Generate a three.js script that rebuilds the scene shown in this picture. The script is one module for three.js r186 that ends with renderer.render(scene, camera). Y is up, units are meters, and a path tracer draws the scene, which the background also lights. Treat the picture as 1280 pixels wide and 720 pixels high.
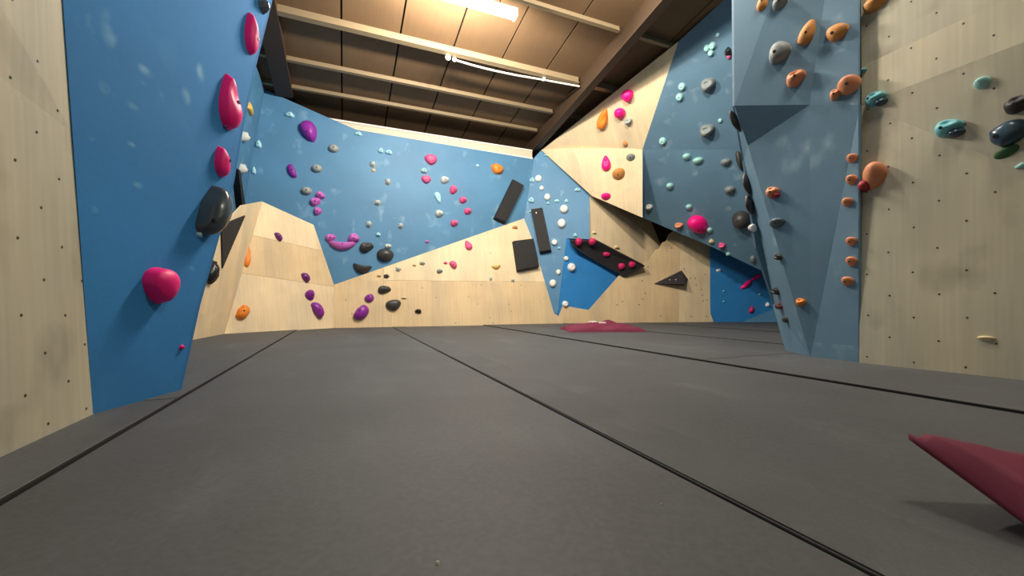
import * as THREE from 'three';
import { mergeGeometries, mergeVertices } from 'three/addons/utils/BufferGeometryUtils.js';
import { RoundedBoxGeometry } from 'three/addons/geometries/RoundedBoxGeometry.js';
import { RectAreaLightUniformsLib } from 'three/addons/lights/RectAreaLightUniformsLib.js';

// ------------------------------------------------------------------ camera, lamps, exposure
const F = 510, CX = 640, CY = 378, CAMH = 0.5;           // focal length (px), principal point, height (m)
const scene = new THREE.Scene();
scene.background = new THREE.Color(0x000000);
const camera = new THREE.PerspectiveCamera(2 * Math.atan(360 / F) * 180 / Math.PI, 1280 / 720, 0.05, 60);
camera.position.set(0, CAMH, 0);
camera.lookAt(0, CAMH, -1);
camera.setViewOffset(1280, 720, 0, 360 - CY, 1280, 720);
camera.updateProjectionMatrix();
const renderer = new THREE.WebGLRenderer({ antialias: true });
renderer.toneMapping = THREE.LinearToneMapping;
renderer.toneMappingExposure = 1.0;
renderer.shadowMap.enabled = true;
RectAreaLightUniformsLib.init();

const LAMP_COLOR = new THREE.Color().setRGB(1.0, 0.895, 0.75);
// lamps: u, d (building axes), length along u, candela in all, glow of the diffuser
const LAMPS = [
  { u: 1.56, d: 5.44, drop: 0.4, len: 1.5, power: 66, glow: 8, label: 'glowing fluorescent strip lamp on the roof purlin' },
  { u: 2.9, d: 0.8, drop: 0.4, len: 1.5, power: 22, glow: 5, label: 'fluorescent strip lamp on the roof above the viewer' },
];
const ADDED_FLOOD = { from: [1.1, 4.85, -4.2], to: [3.4, 1.9, -9.6], w: 0.42, h: 0.3, nits: 500 };   // added fill lamp, out of view, brightens the far right corner

// ------------------------------------------------------------------ small helpers
const V3 = (x, y, z) => new THREE.Vector3(x, y, z);
const dirOf = (px, py) => V3((px - CX) / F, -(py - CY) / F, -1);
const CAM = V3(0, CAMH, 0);
const at = (px, py, depth) => dirOf(px, py).multiplyScalar(depth).add(CAM);          // pixel + depth
const onFloor = (px, py) => at(px, py, CAMH * F / (py - CY));
const plane3 = (a, b, c) => new THREE.Plane().setFromCoplanarPoints(a, b, c);
const onPlane = (pl, px, py) => { const d = dirOf(px, py); const t = -(pl.normal.dot(CAM) + pl.constant) / pl.normal.dot(d); return d.multiplyScalar(t).add(CAM); };
const CO = Math.cos(0.391), SI = Math.sin(0.391);
const UD = (u, d, y) => V3(CO * u - SI * d, y, -(SI * u + CO * d));                   // building axes -> world
const toU = p => CO * p.x + SI * -p.z, toD = p => -SI * p.x + CO * -p.z;
const ROOF0 = 5.875, ROOFS = 0.149;
const roofY = d => ROOF0 - ROOFS * d;
let seedV = 7;
function rnd() { seedV = (seedV * 1664525 + 1013904223) >>> 0; return seedV / 4294967296; }
function hash(x, y, s) { let h = (x * 374761393 + y * 668265263 + s * 2147483647) | 0; h = Math.imul(h ^ (h >>> 13), 1274126177); h ^= h >>> 16; return (h >>> 0) / 4294967296; }
function vnoise(x, y, per, s) {                                                         // tileable value noise
  const xi = Math.floor(x), yi = Math.floor(y), fx = x - xi, fy = y - yi;
  const m = (a, p) => ((a % p) + p) % p, sx = fx * fx * (3 - 2 * fx), sy = fy * fy * (3 - 2 * fy);
  const a = hash(m(xi, per), m(yi, per), s), b = hash(m(xi + 1, per), m(yi, per), s);
  const c = hash(m(xi, per), m(yi + 1, per), s), d = hash(m(xi + 1, per), m(yi + 1, per), s);
  return (a + (b - a) * sx) * (1 - sy) + (c + (d - c) * sx) * sy;
}
function fbm(x, y, per, s, o = 4) { let v = 0, a = 0.5, n = 0; for (let i = 0; i < o; i++) { v += a * vnoise(x, y, per, s + i); n += a; x *= 2; y *= 2; per *= 2; a *= 0.5; } return v / n; }
const used = {};
function numbered(n) { const k = used[n] = (used[n] ?? -1) + 1; return k ? `${n}_${String(k).padStart(3, '0')}` : n; }
function shade(o) { o.traverse(m => { if (m.isMesh) { m.castShadow = true; m.receiveShadow = true; } }); return o; }
function tag(o, label, category, group, kind) { o.userData.label = label; o.userData.category = category; if (group) o.userData.group = group; if (kind) o.userData.kind = kind; return o; }
function top(name, label, category, { group, kind, pos } = {}) {
  const g = new THREE.Group(); g.name = kind === 'structure' ? name : numbered(name); if (pos) g.position.copy(pos); scene.add(g);
  return tag(g, label, category, group, kind);
}
function part(name, geo, mat, parent, label) { const m = new THREE.Mesh(geo, mat); m.name = name; m.castShadow = m.receiveShadow = true; parent.add(m); if (label) m.userData.label = label; return m; }

// ------------------------------------------------------------------ textures and materials
function dataTex(n, fn, srgb = true) {
  const a = new Uint8Array(n * n * 4);
  for (let y = 0; y < n; y++) for (let x = 0; x < n; x++) { const c = fn(x / n, y / n, x, y), i = (y * n + x) * 4; a[i] = c[0]; a[i + 1] = c[1]; a[i + 2] = c[2]; a[i + 3] = 255; }
  const t = new THREE.DataTexture(a, n, n); t.wrapS = t.wrapT = THREE.RepeatWrapping; t.magFilter = THREE.LinearFilter; t.minFilter = THREE.LinearMipmapLinearFilter; t.generateMipmaps = true;
  if (srgb) t.colorSpace = THREE.SRGBColorSpace; t.needsUpdate = true; return t;
}
const clamp = v => Math.max(0, Math.min(255, v));
function scaled(t, size) { const c = t.clone(); c.repeat.set(1 / size, 1 / size); c.needsUpdate = true; return c; }
function plyTex(base, seed, soil) {
  return dataTex(768, (u, v) => {
    const wob = fbm(u * 3, v * 3, 3, seed) * 0.5;
    const band = fbm(u * 10 + wob * 2, v * 1.0, 10, seed + 11, 3) - 0.5;               // broad cathedral streaks
    const fine = vnoise(u * 150, v * 6, 150, seed + 21) - 0.5;
    const patch = fbm(u * 4, v * 4, 4, seed + 31, 4) - 0.5;
    const scuff = Math.max(0, fbm(u * 9, v * 7, 9, seed + 41, 4) - 0.6) * soil;
    const k = 1 + band * 0.15 + fine * 0.05 + patch * 0.16 - scuff;
    return [clamp(base[0] * k), clamp(base[1] * k * (1 - band * 0.03)), clamp(base[2] * k * (1 - band * 0.08 - scuff * 0.05))];
  });
}
function paintTex(base, seed, chalk, scuffs) {
  return dataTex(768, (u, v) => {
    const p = fbm(u * 5, v * 5, 5, seed, 4) - 0.5, f = vnoise(u * 240, v * 240, 240, seed + 9) - 0.5;
    let c = Math.max(0, fbm(u * 14, v * 11, 14, seed + 17, 4) - 0.66) * chalk;
    if (hash(Math.floor(u * 96), Math.floor(v * 96), seed + 3) > 0.997) c += 0.08 * chalk / 3 * Math.max(0, 1 - 2.2 * Math.hypot((u * 96) % 1 - 0.5, (v * 96) % 1 - 0.5));
    if (scuffs) for (const [su, sv, rx, ry, w] of scuffs) {
      const dx = (u - su) / rx, dy = (v - sv) / ry, q = dx * dx + dy * dy;
      if (q < 1) c += w * (1 - q) * Math.max(0, fbm(u * 40, v * 30, 40, seed + 50, 3) - 0.38) * 3;
    }
    const k = 1 + p * 0.12 + f * 0.03; c = Math.min(c, 0.8);
    return [clamp(base[0] * k + (225 - base[0]) * c), clamp(base[1] * k + (235 - base[1]) * c), clamp(base[2] * k + (240 - base[2]) * c)];
  });
}
const std = o => new THREE.MeshStandardMaterial(o);
const plyA = plyTex([224, 204, 168], 3, 0.12), plyB = plyTex([179, 174, 153], 53, 0.6);
const M = {
  ply: std({ map: scaled(plyA, 2.2), roughness: 0.62 }),
  plyAlt: std({ map: scaled(plyA, 2.6), color: 0xf3ece2, roughness: 0.62 }),
  plyWorn: std({ map: scaled(plyB, 2.4), roughness: 0.66 }),
  plyEdge: std({ color: 0xd9c29a, roughness: 0.7 }),
  blue: std({ map: scaled(paintTex([76, 129, 168], 5, 1.3), 2.5), roughness: 0.58 }),
  blueDeep: std({ map: scaled(paintTex([44, 128, 196], 15, 0.4), 2.5), roughness: 0.55 }),
  blueRight: std({ map: scaled(paintTex([92, 126, 149], 35, 1.1), 2.5), roughness: 0.6 }),
  hole: std({ color: 0x453d33, roughness: 0.5, metalness: 0.3 }),
  blackVol: std({ color: 0x1d1c1e, roughness: 0.75 }),
  steel: std({ color: 0x6e6c68, roughness: 0.35, metalness: 0.9 }),
  darkBolt: std({ color: 0x26241f, roughness: 0.45, metalness: 0.6 }),
  conc: std({ color: 0x6d655b, roughness: 0.9 }),
};
{
  const n = dataTex(768, (u, v) => {
    const p = fbm(u * 6, v * 6, 6, 71, 4) - 0.5, f = vnoise(u * 300, v * 300, 300, 72) - 0.5, s = Math.max(0, fbm(u * 13, v * 5, 13, 73, 4) - 0.62) * 1.0;
    const k = 1 + p * 0.22 + f * 0.14, a = 75 * k + s * 50; return [clamp(a * 0.96), clamp(a * 1.0), clamp(a * 1.04)];
  });
  M.mat = std({ map: scaled(n, 3.1), roughness: 0.66 });
  M.matStrip = std({ map: scaled(n, 1.7), color: 0xffffff, roughness: 0.7 });
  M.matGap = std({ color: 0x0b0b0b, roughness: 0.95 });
  const r = dataTex(512, (u, v) => { const p = fbm(u * 4, v * 4, 4, 81, 4) - 0.5, f = vnoise(u * 200, v * 8, 200, 82) - 0.5, k = 1 + p * 0.2 + f * 0.05; return [clamp(110 * k), clamp(86 * k), clamp(60 * k)]; });
  M.roof = std({ map: scaled(r, 2.7), roughness: 0.75 });
  M.roofBack = std({ color: 0x120e0a, roughness: 0.95 });
  M.purlin = std({ color: 0x8a7a60, roughness: 0.5, metalness: 0.2 });
  M.rafter = std({ color: 0x3b2b1c, roughness: 0.6 });
  M.eave = std({ color: 0xcfc3ae, roughness: 0.6 });
  M.white = std({ color: 0xe4e0d6, roughness: 0.5 });
}

// ------------------------------------------------------------------ facets: flat boards with thickness
const wallMeshes = [];
function basisOf(pts) {
  const n = V3(0, 0, 0);                                                              // Newell normal
  for (let i = 0; i < pts.length; i++) { const a = pts[i], b = pts[(i + 1) % pts.length]; n.x += (a.y - b.y) * (a.z + b.z); n.y += (a.z - b.z) * (a.x + b.x); n.z += (a.x - b.x) * (a.y + b.y); }
  n.normalize();
  const c = pts.reduce((s, p) => s.add(p), V3(0, 0, 0)).multiplyScalar(1 / pts.length);
  let flip = false; if (n.dot(CAM.clone().sub(c)) < 0) { n.negate(); flip = true; }
  let u = V3(0, 1, 0).cross(n); if (u.length() < 0.05) u = V3(1, 0, 0); u.normalize();
  const v = n.clone().cross(u).normalize();
  return { n, u, v, c, flip };
}
function boardGeo(pts, thick = 0.02) {
  const b = basisOf(pts), P = b.flip ? [...pts].reverse() : pts;
  const flat = P.map(p => new THREE.Vector2(p.dot(b.u), p.dot(b.v)));
  const tris = THREE.ShapeUtils.triangulateShape(flat, []);
  const pos = [], uv = [], off = b.n.clone().multiplyScalar(-thick);
  const push = (p, w) => { pos.push(p.x, p.y, p.z); uv.push(...w); };
  for (const t of tris) for (const i of t) push(P[i], [flat[i].x, flat[i].y]);
  for (const t of tris) for (const i of [t[0], t[2], t[1]]) push(P[i].clone().add(off), [flat[i].x, flat[i].y]);
  for (let i = 0; i < P.length; i++) {
    const j = (i + 1) % P.length, a = P[i], c = P[j], a2 = a.clone().add(off), c2 = c.clone().add(off), L = a.distanceTo(c);
    for (const [p, w] of [[a, [0, 0]], [a2, [0, thick]], [c2, [L, thick]], [a, [0, 0]], [c2, [L, thick]], [c, [L, 0]]]) push(p, w);
  }
  const g = new THREE.BufferGeometry(); g.setAttribute('position', new THREE.Float32BufferAttribute(pos, 3)); g.setAttribute('uv', new THREE.Float32BufferAttribute(uv, 2)); g.computeVertexNormals(); return g;
}
function board(name, parent, pts, mat, thick = 0.02, solid = true) { const m = part(name, boardGeo(pts, thick), mat, parent); if (solid) wallMeshes.push(m); return m; }
// split a flat polygon by a line through two of its plane's points; both halves pulled back by a small joint
function splitPoly(pts, a, b, gap = 0.004) {
  const { n } = basisOf(pts), side = n.clone().cross(b.clone().sub(a)).normalize();
  const half = s => { const out = []; for (let i = 0; i < pts.length; i++) { const p = pts[i], q = pts[(i + 1) % pts.length], dp = p.clone().sub(a).dot(side) * s - gap / 2, dq = q.clone().sub(a).dot(side) * s - gap / 2; if (dp >= 0) out.push(p); if (dp * dq < 0) out.push(p.clone().lerp(q, dp / (dp - dq))); } return out; };
  return [half(1), half(-1)];
}
function inside(p, poly) { let r = false; for (let i = 0, j = poly.length - 1; i < poly.length; j = i++) if ((poly[i].y > p.y) !== (poly[j].y > p.y) && p.x < (poly[j].x - poly[i].x) * (p.y - poly[i].y) / (poly[j].y - poly[i].y) + poly[i].x) r = !r; return r; }
const tnut = (() => { const a = new THREE.CylinderGeometry(0.0065, 0.0065, 0.003, 8); a.rotateX(Math.PI / 2); return a; })();
function tnutAt(p, n, s = 1) { const g = tnut.clone(); g.scale(s, s, 1); g.applyQuaternion(new THREE.Quaternion().setFromUnitVectors(V3(0, 0, 1), n)); g.translate(p.x, p.y, p.z); return g; }
function tnutGrid(parent, pts, col, row, phase = 0, s = 1) {
  const b = basisOf(pts), o = pts[0], poly = pts.map(p => new THREE.Vector2(p.clone().sub(o).dot(b.u), p.clone().sub(o).dot(b.v))), gs = [];
  for (let j = -40; j < 40; j++) for (let i = -40; i < 40; i++) {
    const q = new THREE.Vector2((i + (((j % 2) + 2) % 2) * 0.5 + phase) * col + (rnd() - 0.5) * 0.012, (j + 0.3) * row + (rnd() - 0.5) * 0.012);
    if (rnd() < 0.06 || !inside(q, poly)) continue;
    gs.push(tnutAt(o.clone().addScaledVector(b.u, q.x).addScaledVector(b.v, q.y), b.n, s));
  }
  if (gs.length) { const m = part('bolt_holes', mergeGeometries(gs), M.hole, parent); m.userData.kind = 'stuff'; }
}
function tnutCast(parent, boards, origin, along, n, len, high, col, row, s = 1) {           // staggered rows of bolt holes, dropped onto the boards
  const r = new THREE.Raycaster(), gs = [], meshes = boards; parent.updateMatrixWorld(true);
  for (let j = 0; j * row < high; j++) for (let i = 0; i * col < len; i++) {
    const p = origin.clone().addScaledVector(along, (i + 0.2 + (j % 2) * 0.5) * col + (rnd() - 0.5) * 0.012).add(V3(0, (j + 0.5) * row + (rnd() - 0.5) * 0.012, 0)); if (rnd() < 0.05) continue;
    r.set(p.addScaledVector(n, 1), n.clone().negate()); const h = r.intersectObjects(meshes, false)[0]; if (h) gs.push(tnutAt(h.point, h.face.normal.clone(), s));
  }
  part('bolt_holes', mergeGeometries(gs), M.hole, parent).userData.kind = 'stuff';
}
const S = { kind: 'structure' };

// ------------------------------------------------------------------ floor of crash mats
const floor = top('floor', 'dark grey padded crash mat floor with thin seams', 'floor', S);
const SEAMS = [-2.7, -0.79, 0.9, 2.82, 4.72, 6.6, 8.5, 10.6];
function matPiece(u0, u1, d0, d1, rise) {
  const g = 0.007, w = u1 - u0 - 2 * g, l = d1 - d0 - 2 * g, geo = new RoundedBoxGeometry(w, 0.06, l, 3, 0.005);
  const uv = geo.attributes.uv, p = geo.attributes.position;
  for (let i = 0; i < uv.count; i++) uv.setXY(i, p.getX(i) + u0, p.getZ(i) + d0);
  const m = part('crash_mat', geo, M.mat, floor);
  m.position.copy(UD((u0 + u1) / 2, (d0 + d1) / 2, -0.03 + rise)); m.rotation.y = 0.391;
  return m;
}
for (let i = 0; i < SEAMS.length - 1; i++) {
  const rise = i >= 3 ? 0.012 : i === 0 ? 0.008 : 0, cross = i === 0 || i >= 3 ? [-4, 2.6, 9.7] : [-4, 9.7];
  for (let k = 0; k < cross.length - 1; k++) matPiece(SEAMS[i], SEAMS[i + 1], cross[k], cross[k + 1], rise);
}
// dark strips added along raised mat edges so the seams read as shaded
for (const [u, y] of [[2.82, 0.006], [4.72, 0.011], [6.6, 0.011], [-0.79, 0.003]]) { const w = part('added_dark_seam', new RoundedBoxGeometry(u < 0 ? 0.01 : 0.015, 0.022, 13.6, 2, 0.004), M.matGap, floor); w.position.copy(UD(u, 2.85, y - 0.004)); w.rotation.y = 0.391; }
{
  const g = new THREE.BoxGeometry(13.4, 0.1, 13.8); const m = part('floor_slab', g, M.matGap, floor); m.position.copy(UD(3.95, 2.85, -0.1)); m.rotation.y = 0.391;
  const st = new RoundedBoxGeometry(0.27, 0.004, 12.6, 1, 0.002); const uv = st.attributes.uv, p = st.attributes.position; for (let i = 0; i < uv.count; i++) uv.setXY(i, p.getX(i), p.getZ(i));
  const s = part('seam_strip', st, M.matStrip, floor, 'thin cover strip along the seam'); s.position.copy(UD(1.045, 2.4, 0.002)); s.rotation.y = 0.391;
}

// ------------------------------------------------------------------ ceiling: panels, purlins, rafters
const ceiling = top('ceiling', 'sloping brown panel roof with steel purlins and dark rafters', 'ceiling', S);
function roofBar(name, mat, u0, u1, d0, d1, o0, o1, parent = ceiling) {                // box following the roof slope, o = offsets below the sheet
  const c = (u, d, o) => UD(u, d, roofY(d) - o), g = new THREE.BoxGeometry(1, 1, 1), p = g.attributes.position, uv = g.attributes.uv;
  for (let i = 0; i < p.count; i++) {
    const u = p.getX(i) > 0 ? u1 : u0, d = p.getZ(i) > 0 ? d1 : d0, o = p.getY(i) > 0 ? o0 : o1, w = c(u, d, o);
    p.setXYZ(i, w.x, w.y, w.z); uv.setXY(i, u, d);
  }
  // u x up x d handedness: flip winding
  const ix = g.index.array; for (let i = 0; i < ix.length; i += 3) { const t = ix[i]; ix[i] = ix[i + 1]; ix[i + 1] = t; }
  g.computeVertexNormals();
  return part(name, g, mat, parent);
}
{
  const PW = 0.885, U0 = -0.034;
  for (let k = -3; k < 12; k++) roofBar('roof_panel', M.roof, U0 + k * PW + 0.014, U0 + (k + 1) * PW - 0.014, -4, 9.9, -0.03, 0);
  roofBar('roof_backing', M.roofBack, -2.9, 10.8, -4.1, 10, -0.12, -0.05);
  const under = o => plane3(UD(0, 0, roofY(0) - o), UD(1, 0, roofY(0) - o), UD(0, 1, roofY(1) - o));
  const list = [[520, 138, 0.075, 0.045], [530, 110, 0.085, 0.05], [535, 61, 0.13, 0.08], [710, 20.6, 0.085, 0.05]].map(([x, y, o, w]) => [toD(onPlane(under(o), x, y)), o, w]);
  for (let k = 1; k < 6; k++) list.push([list[3][0] - 1.25 * k, 0.1, 0.06]);
  for (const [d, o, w] of list) for (const [a, b] of [[-0.9, 4.2], [4.37, 10.6], [-2.7, -1.19]]) {
    const q = roofBar('purlin', M.purlin, a, b, d - 0.012, d + 0.012, 0, o);
    roofBar('flange', M.purlin, a, b, d - w / 2 - 0.012, d + w / 2, o - 0.01, o + 0.002, q);
  }
  const q = roofBar('rafter', M.rafter, 4.26, 4.3, -4, 9.7, 0, 0.37);
  roofBar('flange', M.rafter, 4.2, 4.36, -4, 9.7, 0.36, 0.385, q);
  roofBar('rafter', M.rafter, -1.19, -0.9, -4, 8.85, 0, 0.135);
}

// ------------------------------------------------------------------ outer shell (closes the hall)
function shellWall(name, label, a, b, h) {
  const g = top(name, label, 'wall', S), dx = b.x - a.x, dz = b.z - a.z, L = Math.hypot(dx, dz);
  const m = part('masonry', new THREE.BoxGeometry(L, h, 0.15), M.conc, g); m.position.set((a.x + b.x) / 2, h / 2, (a.z + b.z) / 2); m.rotation.y = -Math.atan2(dz, dx); return m;
}
wallMeshes.length = 0;

// ------------------------------------------------------------------ climbing walls
// far blue wall, parallel to the purlins
const Dp = plane3(V3(0, 0, -9.61), V3(CO, 0, -9.61 - SI), V3(0, 1, -9.61));
const onD = (x, y) => onPlane(Dp, x, y);
const Ep = plane3(onD(667, 194), onD(655, 275), at(737, 270, 9.55));
const onE = (x, y) => onPlane(Ep, x, y);

const wallFar = top('wall_back', 'pale blue climbing wall at the far end of the hall', 'wall', S);
{
  const tl = onD(331, 112), low = p => V3(p.x, -0.02, p.z);
  const leftLow = V3(-5.7, -0.02, -9.61 + 5.7 * SI / CO), leftTop = leftLow.clone().setY(onD(331, 112).y);
  board('panel', wallFar, [onD(331, 112), onD(408, 146), onD(445, 162), onD(667, 199), onD(655, 275), low(onD(655, 275)), leftLow, leftTop], M.blue);
  board('panel', wallFar, [onD(667, 199), onE(668, 197), onE(676, 188), onE(690, 196), onE(737, 241), onE(737, 299), onE(708, 298), onE(697, 392), onE(655, 392), onD(655, 275)], M.blue);
  const f1 = onE(708, 298), f2 = onE(697, 395), f3 = at(779, 343, 9.95), Fp = plane3(f1, f2, f3);
  board('panel', wallFar, [f1, onPlane(Fp, 737, 296), onPlane(Fp, 776, 328), f3, onPlane(Fp, 779, 398), f2], M.blueDeep);
}
// the recess under the overhang
const wallRecess = top('wall_recess', 'shaded plywood recess under the overhang', 'wall', S);
board('panel', wallRecess, [at(737, 236, 9.59), at(737, 301, 9.59), at(806, 345, 10.25), at(826, 306, 10.6), at(806, 258, 10.7)], M.ply);

// overhang: plywood on the left, blue on the right
const gTop = at(848, 52, 7.0), g0 = at(677, 188, 9.78), c0 = at(717, 187, 9.3), c1 = at(803, 187, 8.7), c2 = at(918, 187, 7.85), b0 = at(740, 245, 9.45), b1 = onPlane(plane3(c0, c1, b0), 803, 272);
const H1p = plane3(c1, gTop, c2), onH1 = (x, y) => onPlane(H1p, x, y);
const H2p = plane3(c1, c2, at(893, 310, 9.38)), onH2 = (x, y) => onPlane(H2p, x, y);
const wallOver = top('wall_overhang', 'plywood overhang leaning out under the dark rafter', 'wall', S);
board('panel', wallOver, [g0, gTop, c1], M.ply);
board('panel', wallOver, [g0, c1, c0], M.ply);
board('panel', wallOver, [g0, c0, b0], M.ply);
board('panel', wallOver, [c0, c1, b1, b0], M.ply);
const wallProw = top('wall_right_far', 'blue and slate overhanging climbing wall beside the plywood overhang', 'wall', S);
const b1h = onH2(803, 272);
board('return_panel', wallProw, [c1, b1, b1h], M.blueRight, 0.01, false);
board('panel', wallProw, [c1, gTop, onH1(905, 0), onH1(960, -50), onH1(1000, -50), onH1(1000, 187), c2], M.blueRight);
board('panel', wallProw, [c1, c2, onH1(1000, 187), onH2(1010, 365), onH2(945, 335), onH2(893, 310), b1h], M.blueRight);

// navy panel in the far right corner
const wallNavy = top('wall_right_corner', 'deep blue climbing wall panel under the blue overhang', 'wall', S);
const navyZ = CAMH * F / 25;
board('panel', wallNavy, [at(888, 403, navyZ), at(888, 300, navyZ), at(945, 318, navyZ), at(1040, 350, navyZ), at(1040, 403, navyZ)], M.blueDeep);

// right prow: blue faces
const wallRight = top('wall_right', 'slate blue prow of the right climbing wall', 'wall', S);
const r0 = at(1075, 455.2, 3.31), r1 = onFloor(1013, 447.3), r2 = onFloor(985, 440), k1 = at(1012, 131, 3.52);
const k0 = at(1075, 131, 3.24), k3 = at(935, 182, 3.95), k2 = at(918, 132, 3.9), jEdge = at(1075, 131, 3.31);
const lift = (p, y) => V3(p.x, y, p.z);
board('panel', wallRight, [k0, k1, k2, lift(at(916, 0, 3.9), 4.9), lift(k0, 4.9)], M.blueRight);
board('return_panel', wallRight, [k0, r0, jEdge], M.blueRight, 0.01, false);
board('return_panel', wallRight, [k0, jEdge, lift(jEdge, 4.9), lift(k0, 4.9)], M.blueRight, 0.01, false);
board('panel', wallRight, [k1, k2, k3], M.blueRight);
for (const t of [[k0, k1, r1], [k1, k3, r1], [k0, r1, r0]]) board('panel', wallRight, t, M.blueRight);
const s1 = at(930, 200, 4.14), s2 = at(945, 310, 4.24), s3 = at(968, 380, 4.28);
board('panel', wallRight, [k2, k3, r1, r2, s3, s2, s1], M.blueRight);
const back = p => V3(p.x + 1.6, p.y, p.z - 0.9);
{ const e = [lift(at(916, 0, 3.9), 4.9), k2, s1, s2, s3, r2]; for (let i = 0; i < e.length - 1; i++) board('return_panel', wallRight, [e[i], e[i + 1], back(e[i + 1]), back(e[i])], M.blueRight); }

// right plywood wall with bolt holes
const wallPly = top('wall_right_plywood', 'worn plywood climbing wall dotted with bolt holes', 'wall', S);
{
  const e0 = r0.clone(), e1 = onFloor(1280, 476.5), dirJ = e1.clone().sub(e0).normalize(), nJ = V3(-dirJ.z, 0, dirJ.x); if (nJ.dot(CAM.clone().sub(e0)) < 0) nJ.negate();
  const base = t => e0.clone().addScaledVector(dirJ, t).setY(-0.02);
  const J = plane3(e0, e1, e0.clone().setY(1));
  const A = onPlane(J, 1078, 131).addScaledVector(nJ, 0.015), B = onPlane(J, 1300, 58).addScaledVector(nJ, 0.16), C = onPlane(J, 1300, 224).addScaledVector(nJ, 0.05);
  const lip = p => p.clone().addScaledVector(nJ, 0.015), farT = 5.5;
  const T0 = lip(lift(base(0), 4.9)), B0 = lip(base(0)), upT = lift(base(farT), 4.9), mid1 = lift(base(farT), 2.6), mid2 = lift(base(farT), 1.4);
  const tB = B.clone().addScaledVector(T0.clone().sub(A), (4.9 - B.y) / (T0.y - A.y)), bC = C.clone().addScaledVector(B0.clone().sub(A), (C.y + 0.02) / (A.y + 0.02));
  const bs = [[A, B, tB, T0], [B, mid1, upT, tB], [A, B, C], [B, mid1, mid2, C], [A, C, bC, B0], [C, mid2, base(farT), bC]].map(q => board('panel', wallPly, q, M.plyWorn, 0.03));
  tnutCast(wallPly, bs, base(0), dirJ, nJ, 3.2, 3.6, 0.27, 0.165);
}

// left: plywood next to the camera, then the blue fin
const a0 = onFloor(117, 520), a1 = onFloor(0, 575), aE = at(90, 165, 1.71), aT = at(78, 0, 1.67);
const A2p = plane3(a0, a1, aE), aM = onPlane(A2p, -60, 68), A1p = plane3(aE, aM, aT);
const wallLeft = top('wall_left', 'plywood climbing wall beside the blue fin', 'wall', S);
{
  const dA = a1.clone().sub(a0).normalize(), far = a0.clone().addScaledVector(dA, 5.4).setY(-0.02), a0l = a0.clone().setY(-0.02);
  const farM = V3(far.x + (aM.x - onPlane(A2p, -60, 603).x), 1.6, far.z);
  const upT = aE.clone().lerp(aT, 1 / 0.55).setY(4.6); upT.copy(aE).add(aT.clone().sub(aE).multiplyScalar((4.6 - aE.y) / (aT.y - aE.y)));
  const farT = V3(farM.x + 0.1, 4.6, farM.z);
  const bs = [board('panel', wallLeft, [a0l, aE, aM, farM, far], M.plyWorn, 0.03), board('panel', wallLeft, [aE, upT, farT, farM, aM], M.plyWorn, 0.03)];
  const nA = V3(-dA.z, 0, dA.x); if (nA.dot(CAM.clone().sub(a0)) < 0) nA.negate();
  tnutCast(wallLeft, bs, a0l, dA, nA, 2.2, 3.2, 0.25, 0.135, 0.85);
}
const Bp = plane3(a0, aT, onFloor(222, 490)), onB = (x, y) => onPlane(Bp, x, y);
const wallFin = top('wall_left_fin', 'blue climbing wall fin with pink holds', 'wall', S);
{
  const topEdge = V3(a0.x, 0, 0);
  const edge = [onB(222, 491), onB(247, 380), onB(275, 281), onB(290, 225), onB(303, 150), onB(318, 79), onB(335, 12)];
  const up = onB(345, -30), upFar = onB(395, -200), upNear = aE.clone().add(aT.clone().sub(aE).multiplyScalar((4.6 - aE.y) / (aT.y - aE.y)));
  upFar.y = 4.6;
  const poly = [a0.clone().setY(-0.02), ...edge, up, onB(380, -150), V3(onB(380, -150).x, 4.6, onB(380, -150).z), upNear];
  const bb = basisOf(poly), SZ = 3.4;
  const sc = [[134, 36, 9, 26], [110, 30, 6, 14], [181, 90, 9, 8], [232, 120, 6, 12], [129, 110, 6, 10], [156, 128, 14, 6], [190, 112, 12, 5], [60 + 190, 92, 6, 14], [115, 175, 5, 4], [162, 180, 5, 4], [240, 336, 4, 4], [172, 232, 6, 5], [114, 262, 6, 6]].map(([x, y, w, h]) => {
    const p = onB(x, y), k = -p.z / F; return [(((p.dot(bb.u) / SZ) % 1) + 1) % 1, (((p.dot(bb.v) / SZ) % 1) + 1) % 1, w * k * 1.6 / SZ, h * k / SZ, 0.4];
  });
  M.blueFin = std({ map: scaled(paintTex([44, 128, 196], 45, 0.35, sc), SZ), roughness: 0.88 });
  board('panel', wallFin, poly, M.blueFin, 0.03);
  const bk = p => V3(p.x - 0.9, p.y, p.z - 0.1), e = [...edge, up, onB(380, -150), poly[poly.length - 2]];
  for (let i = 0; i < e.length - 1; i++) board('return_panel', wallFin, [e[i], e[i + 1], bk(e[i + 1]), bk(e[i])], M.blueFin, 0.02, false);
}
// left side wall beyond the fin
const wallSide = top('wall_left_far', 'blue overhanging side wall in the far left corner', 'wall', S);
const T1 = onD(331, 112), T2 = T1.clone().add(UD(0, -5.2, 0)), Cp = plane3(T1, T2, V3(-4.86, 0, -6.375));
const baseU = toU(V3(-4.86, 0, -6.375)), cLow = d => UD(baseU, d, -0.02);
board('panel', wallSide, [T1, T2, cLow(toD(T2)), cLow(toD(T1))], M.blue);

shellWall('wall_shell_left', 'masonry side wall behind the left climbing walls', UD(-2.75, -4, 0), UD(-2.75, 9.8, 0), 6.4);
shellWall('wall_shell_back', 'masonry end wall behind the far climbing wall', UD(-2.75, 9.75, 0), UD(10.6, 9.75, 0), 4.5);
shellWall('wall_shell_right', 'masonry side wall behind the right climbing walls', UD(10.6, 9.8, 0), UD(10.6, -4, 0), 6.4);
shellWall('wall_shell_front', 'masonry wall behind the viewer', UD(10.6, -3.9, 0), UD(-2.75, -3.9, 0), 6.45);

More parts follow.
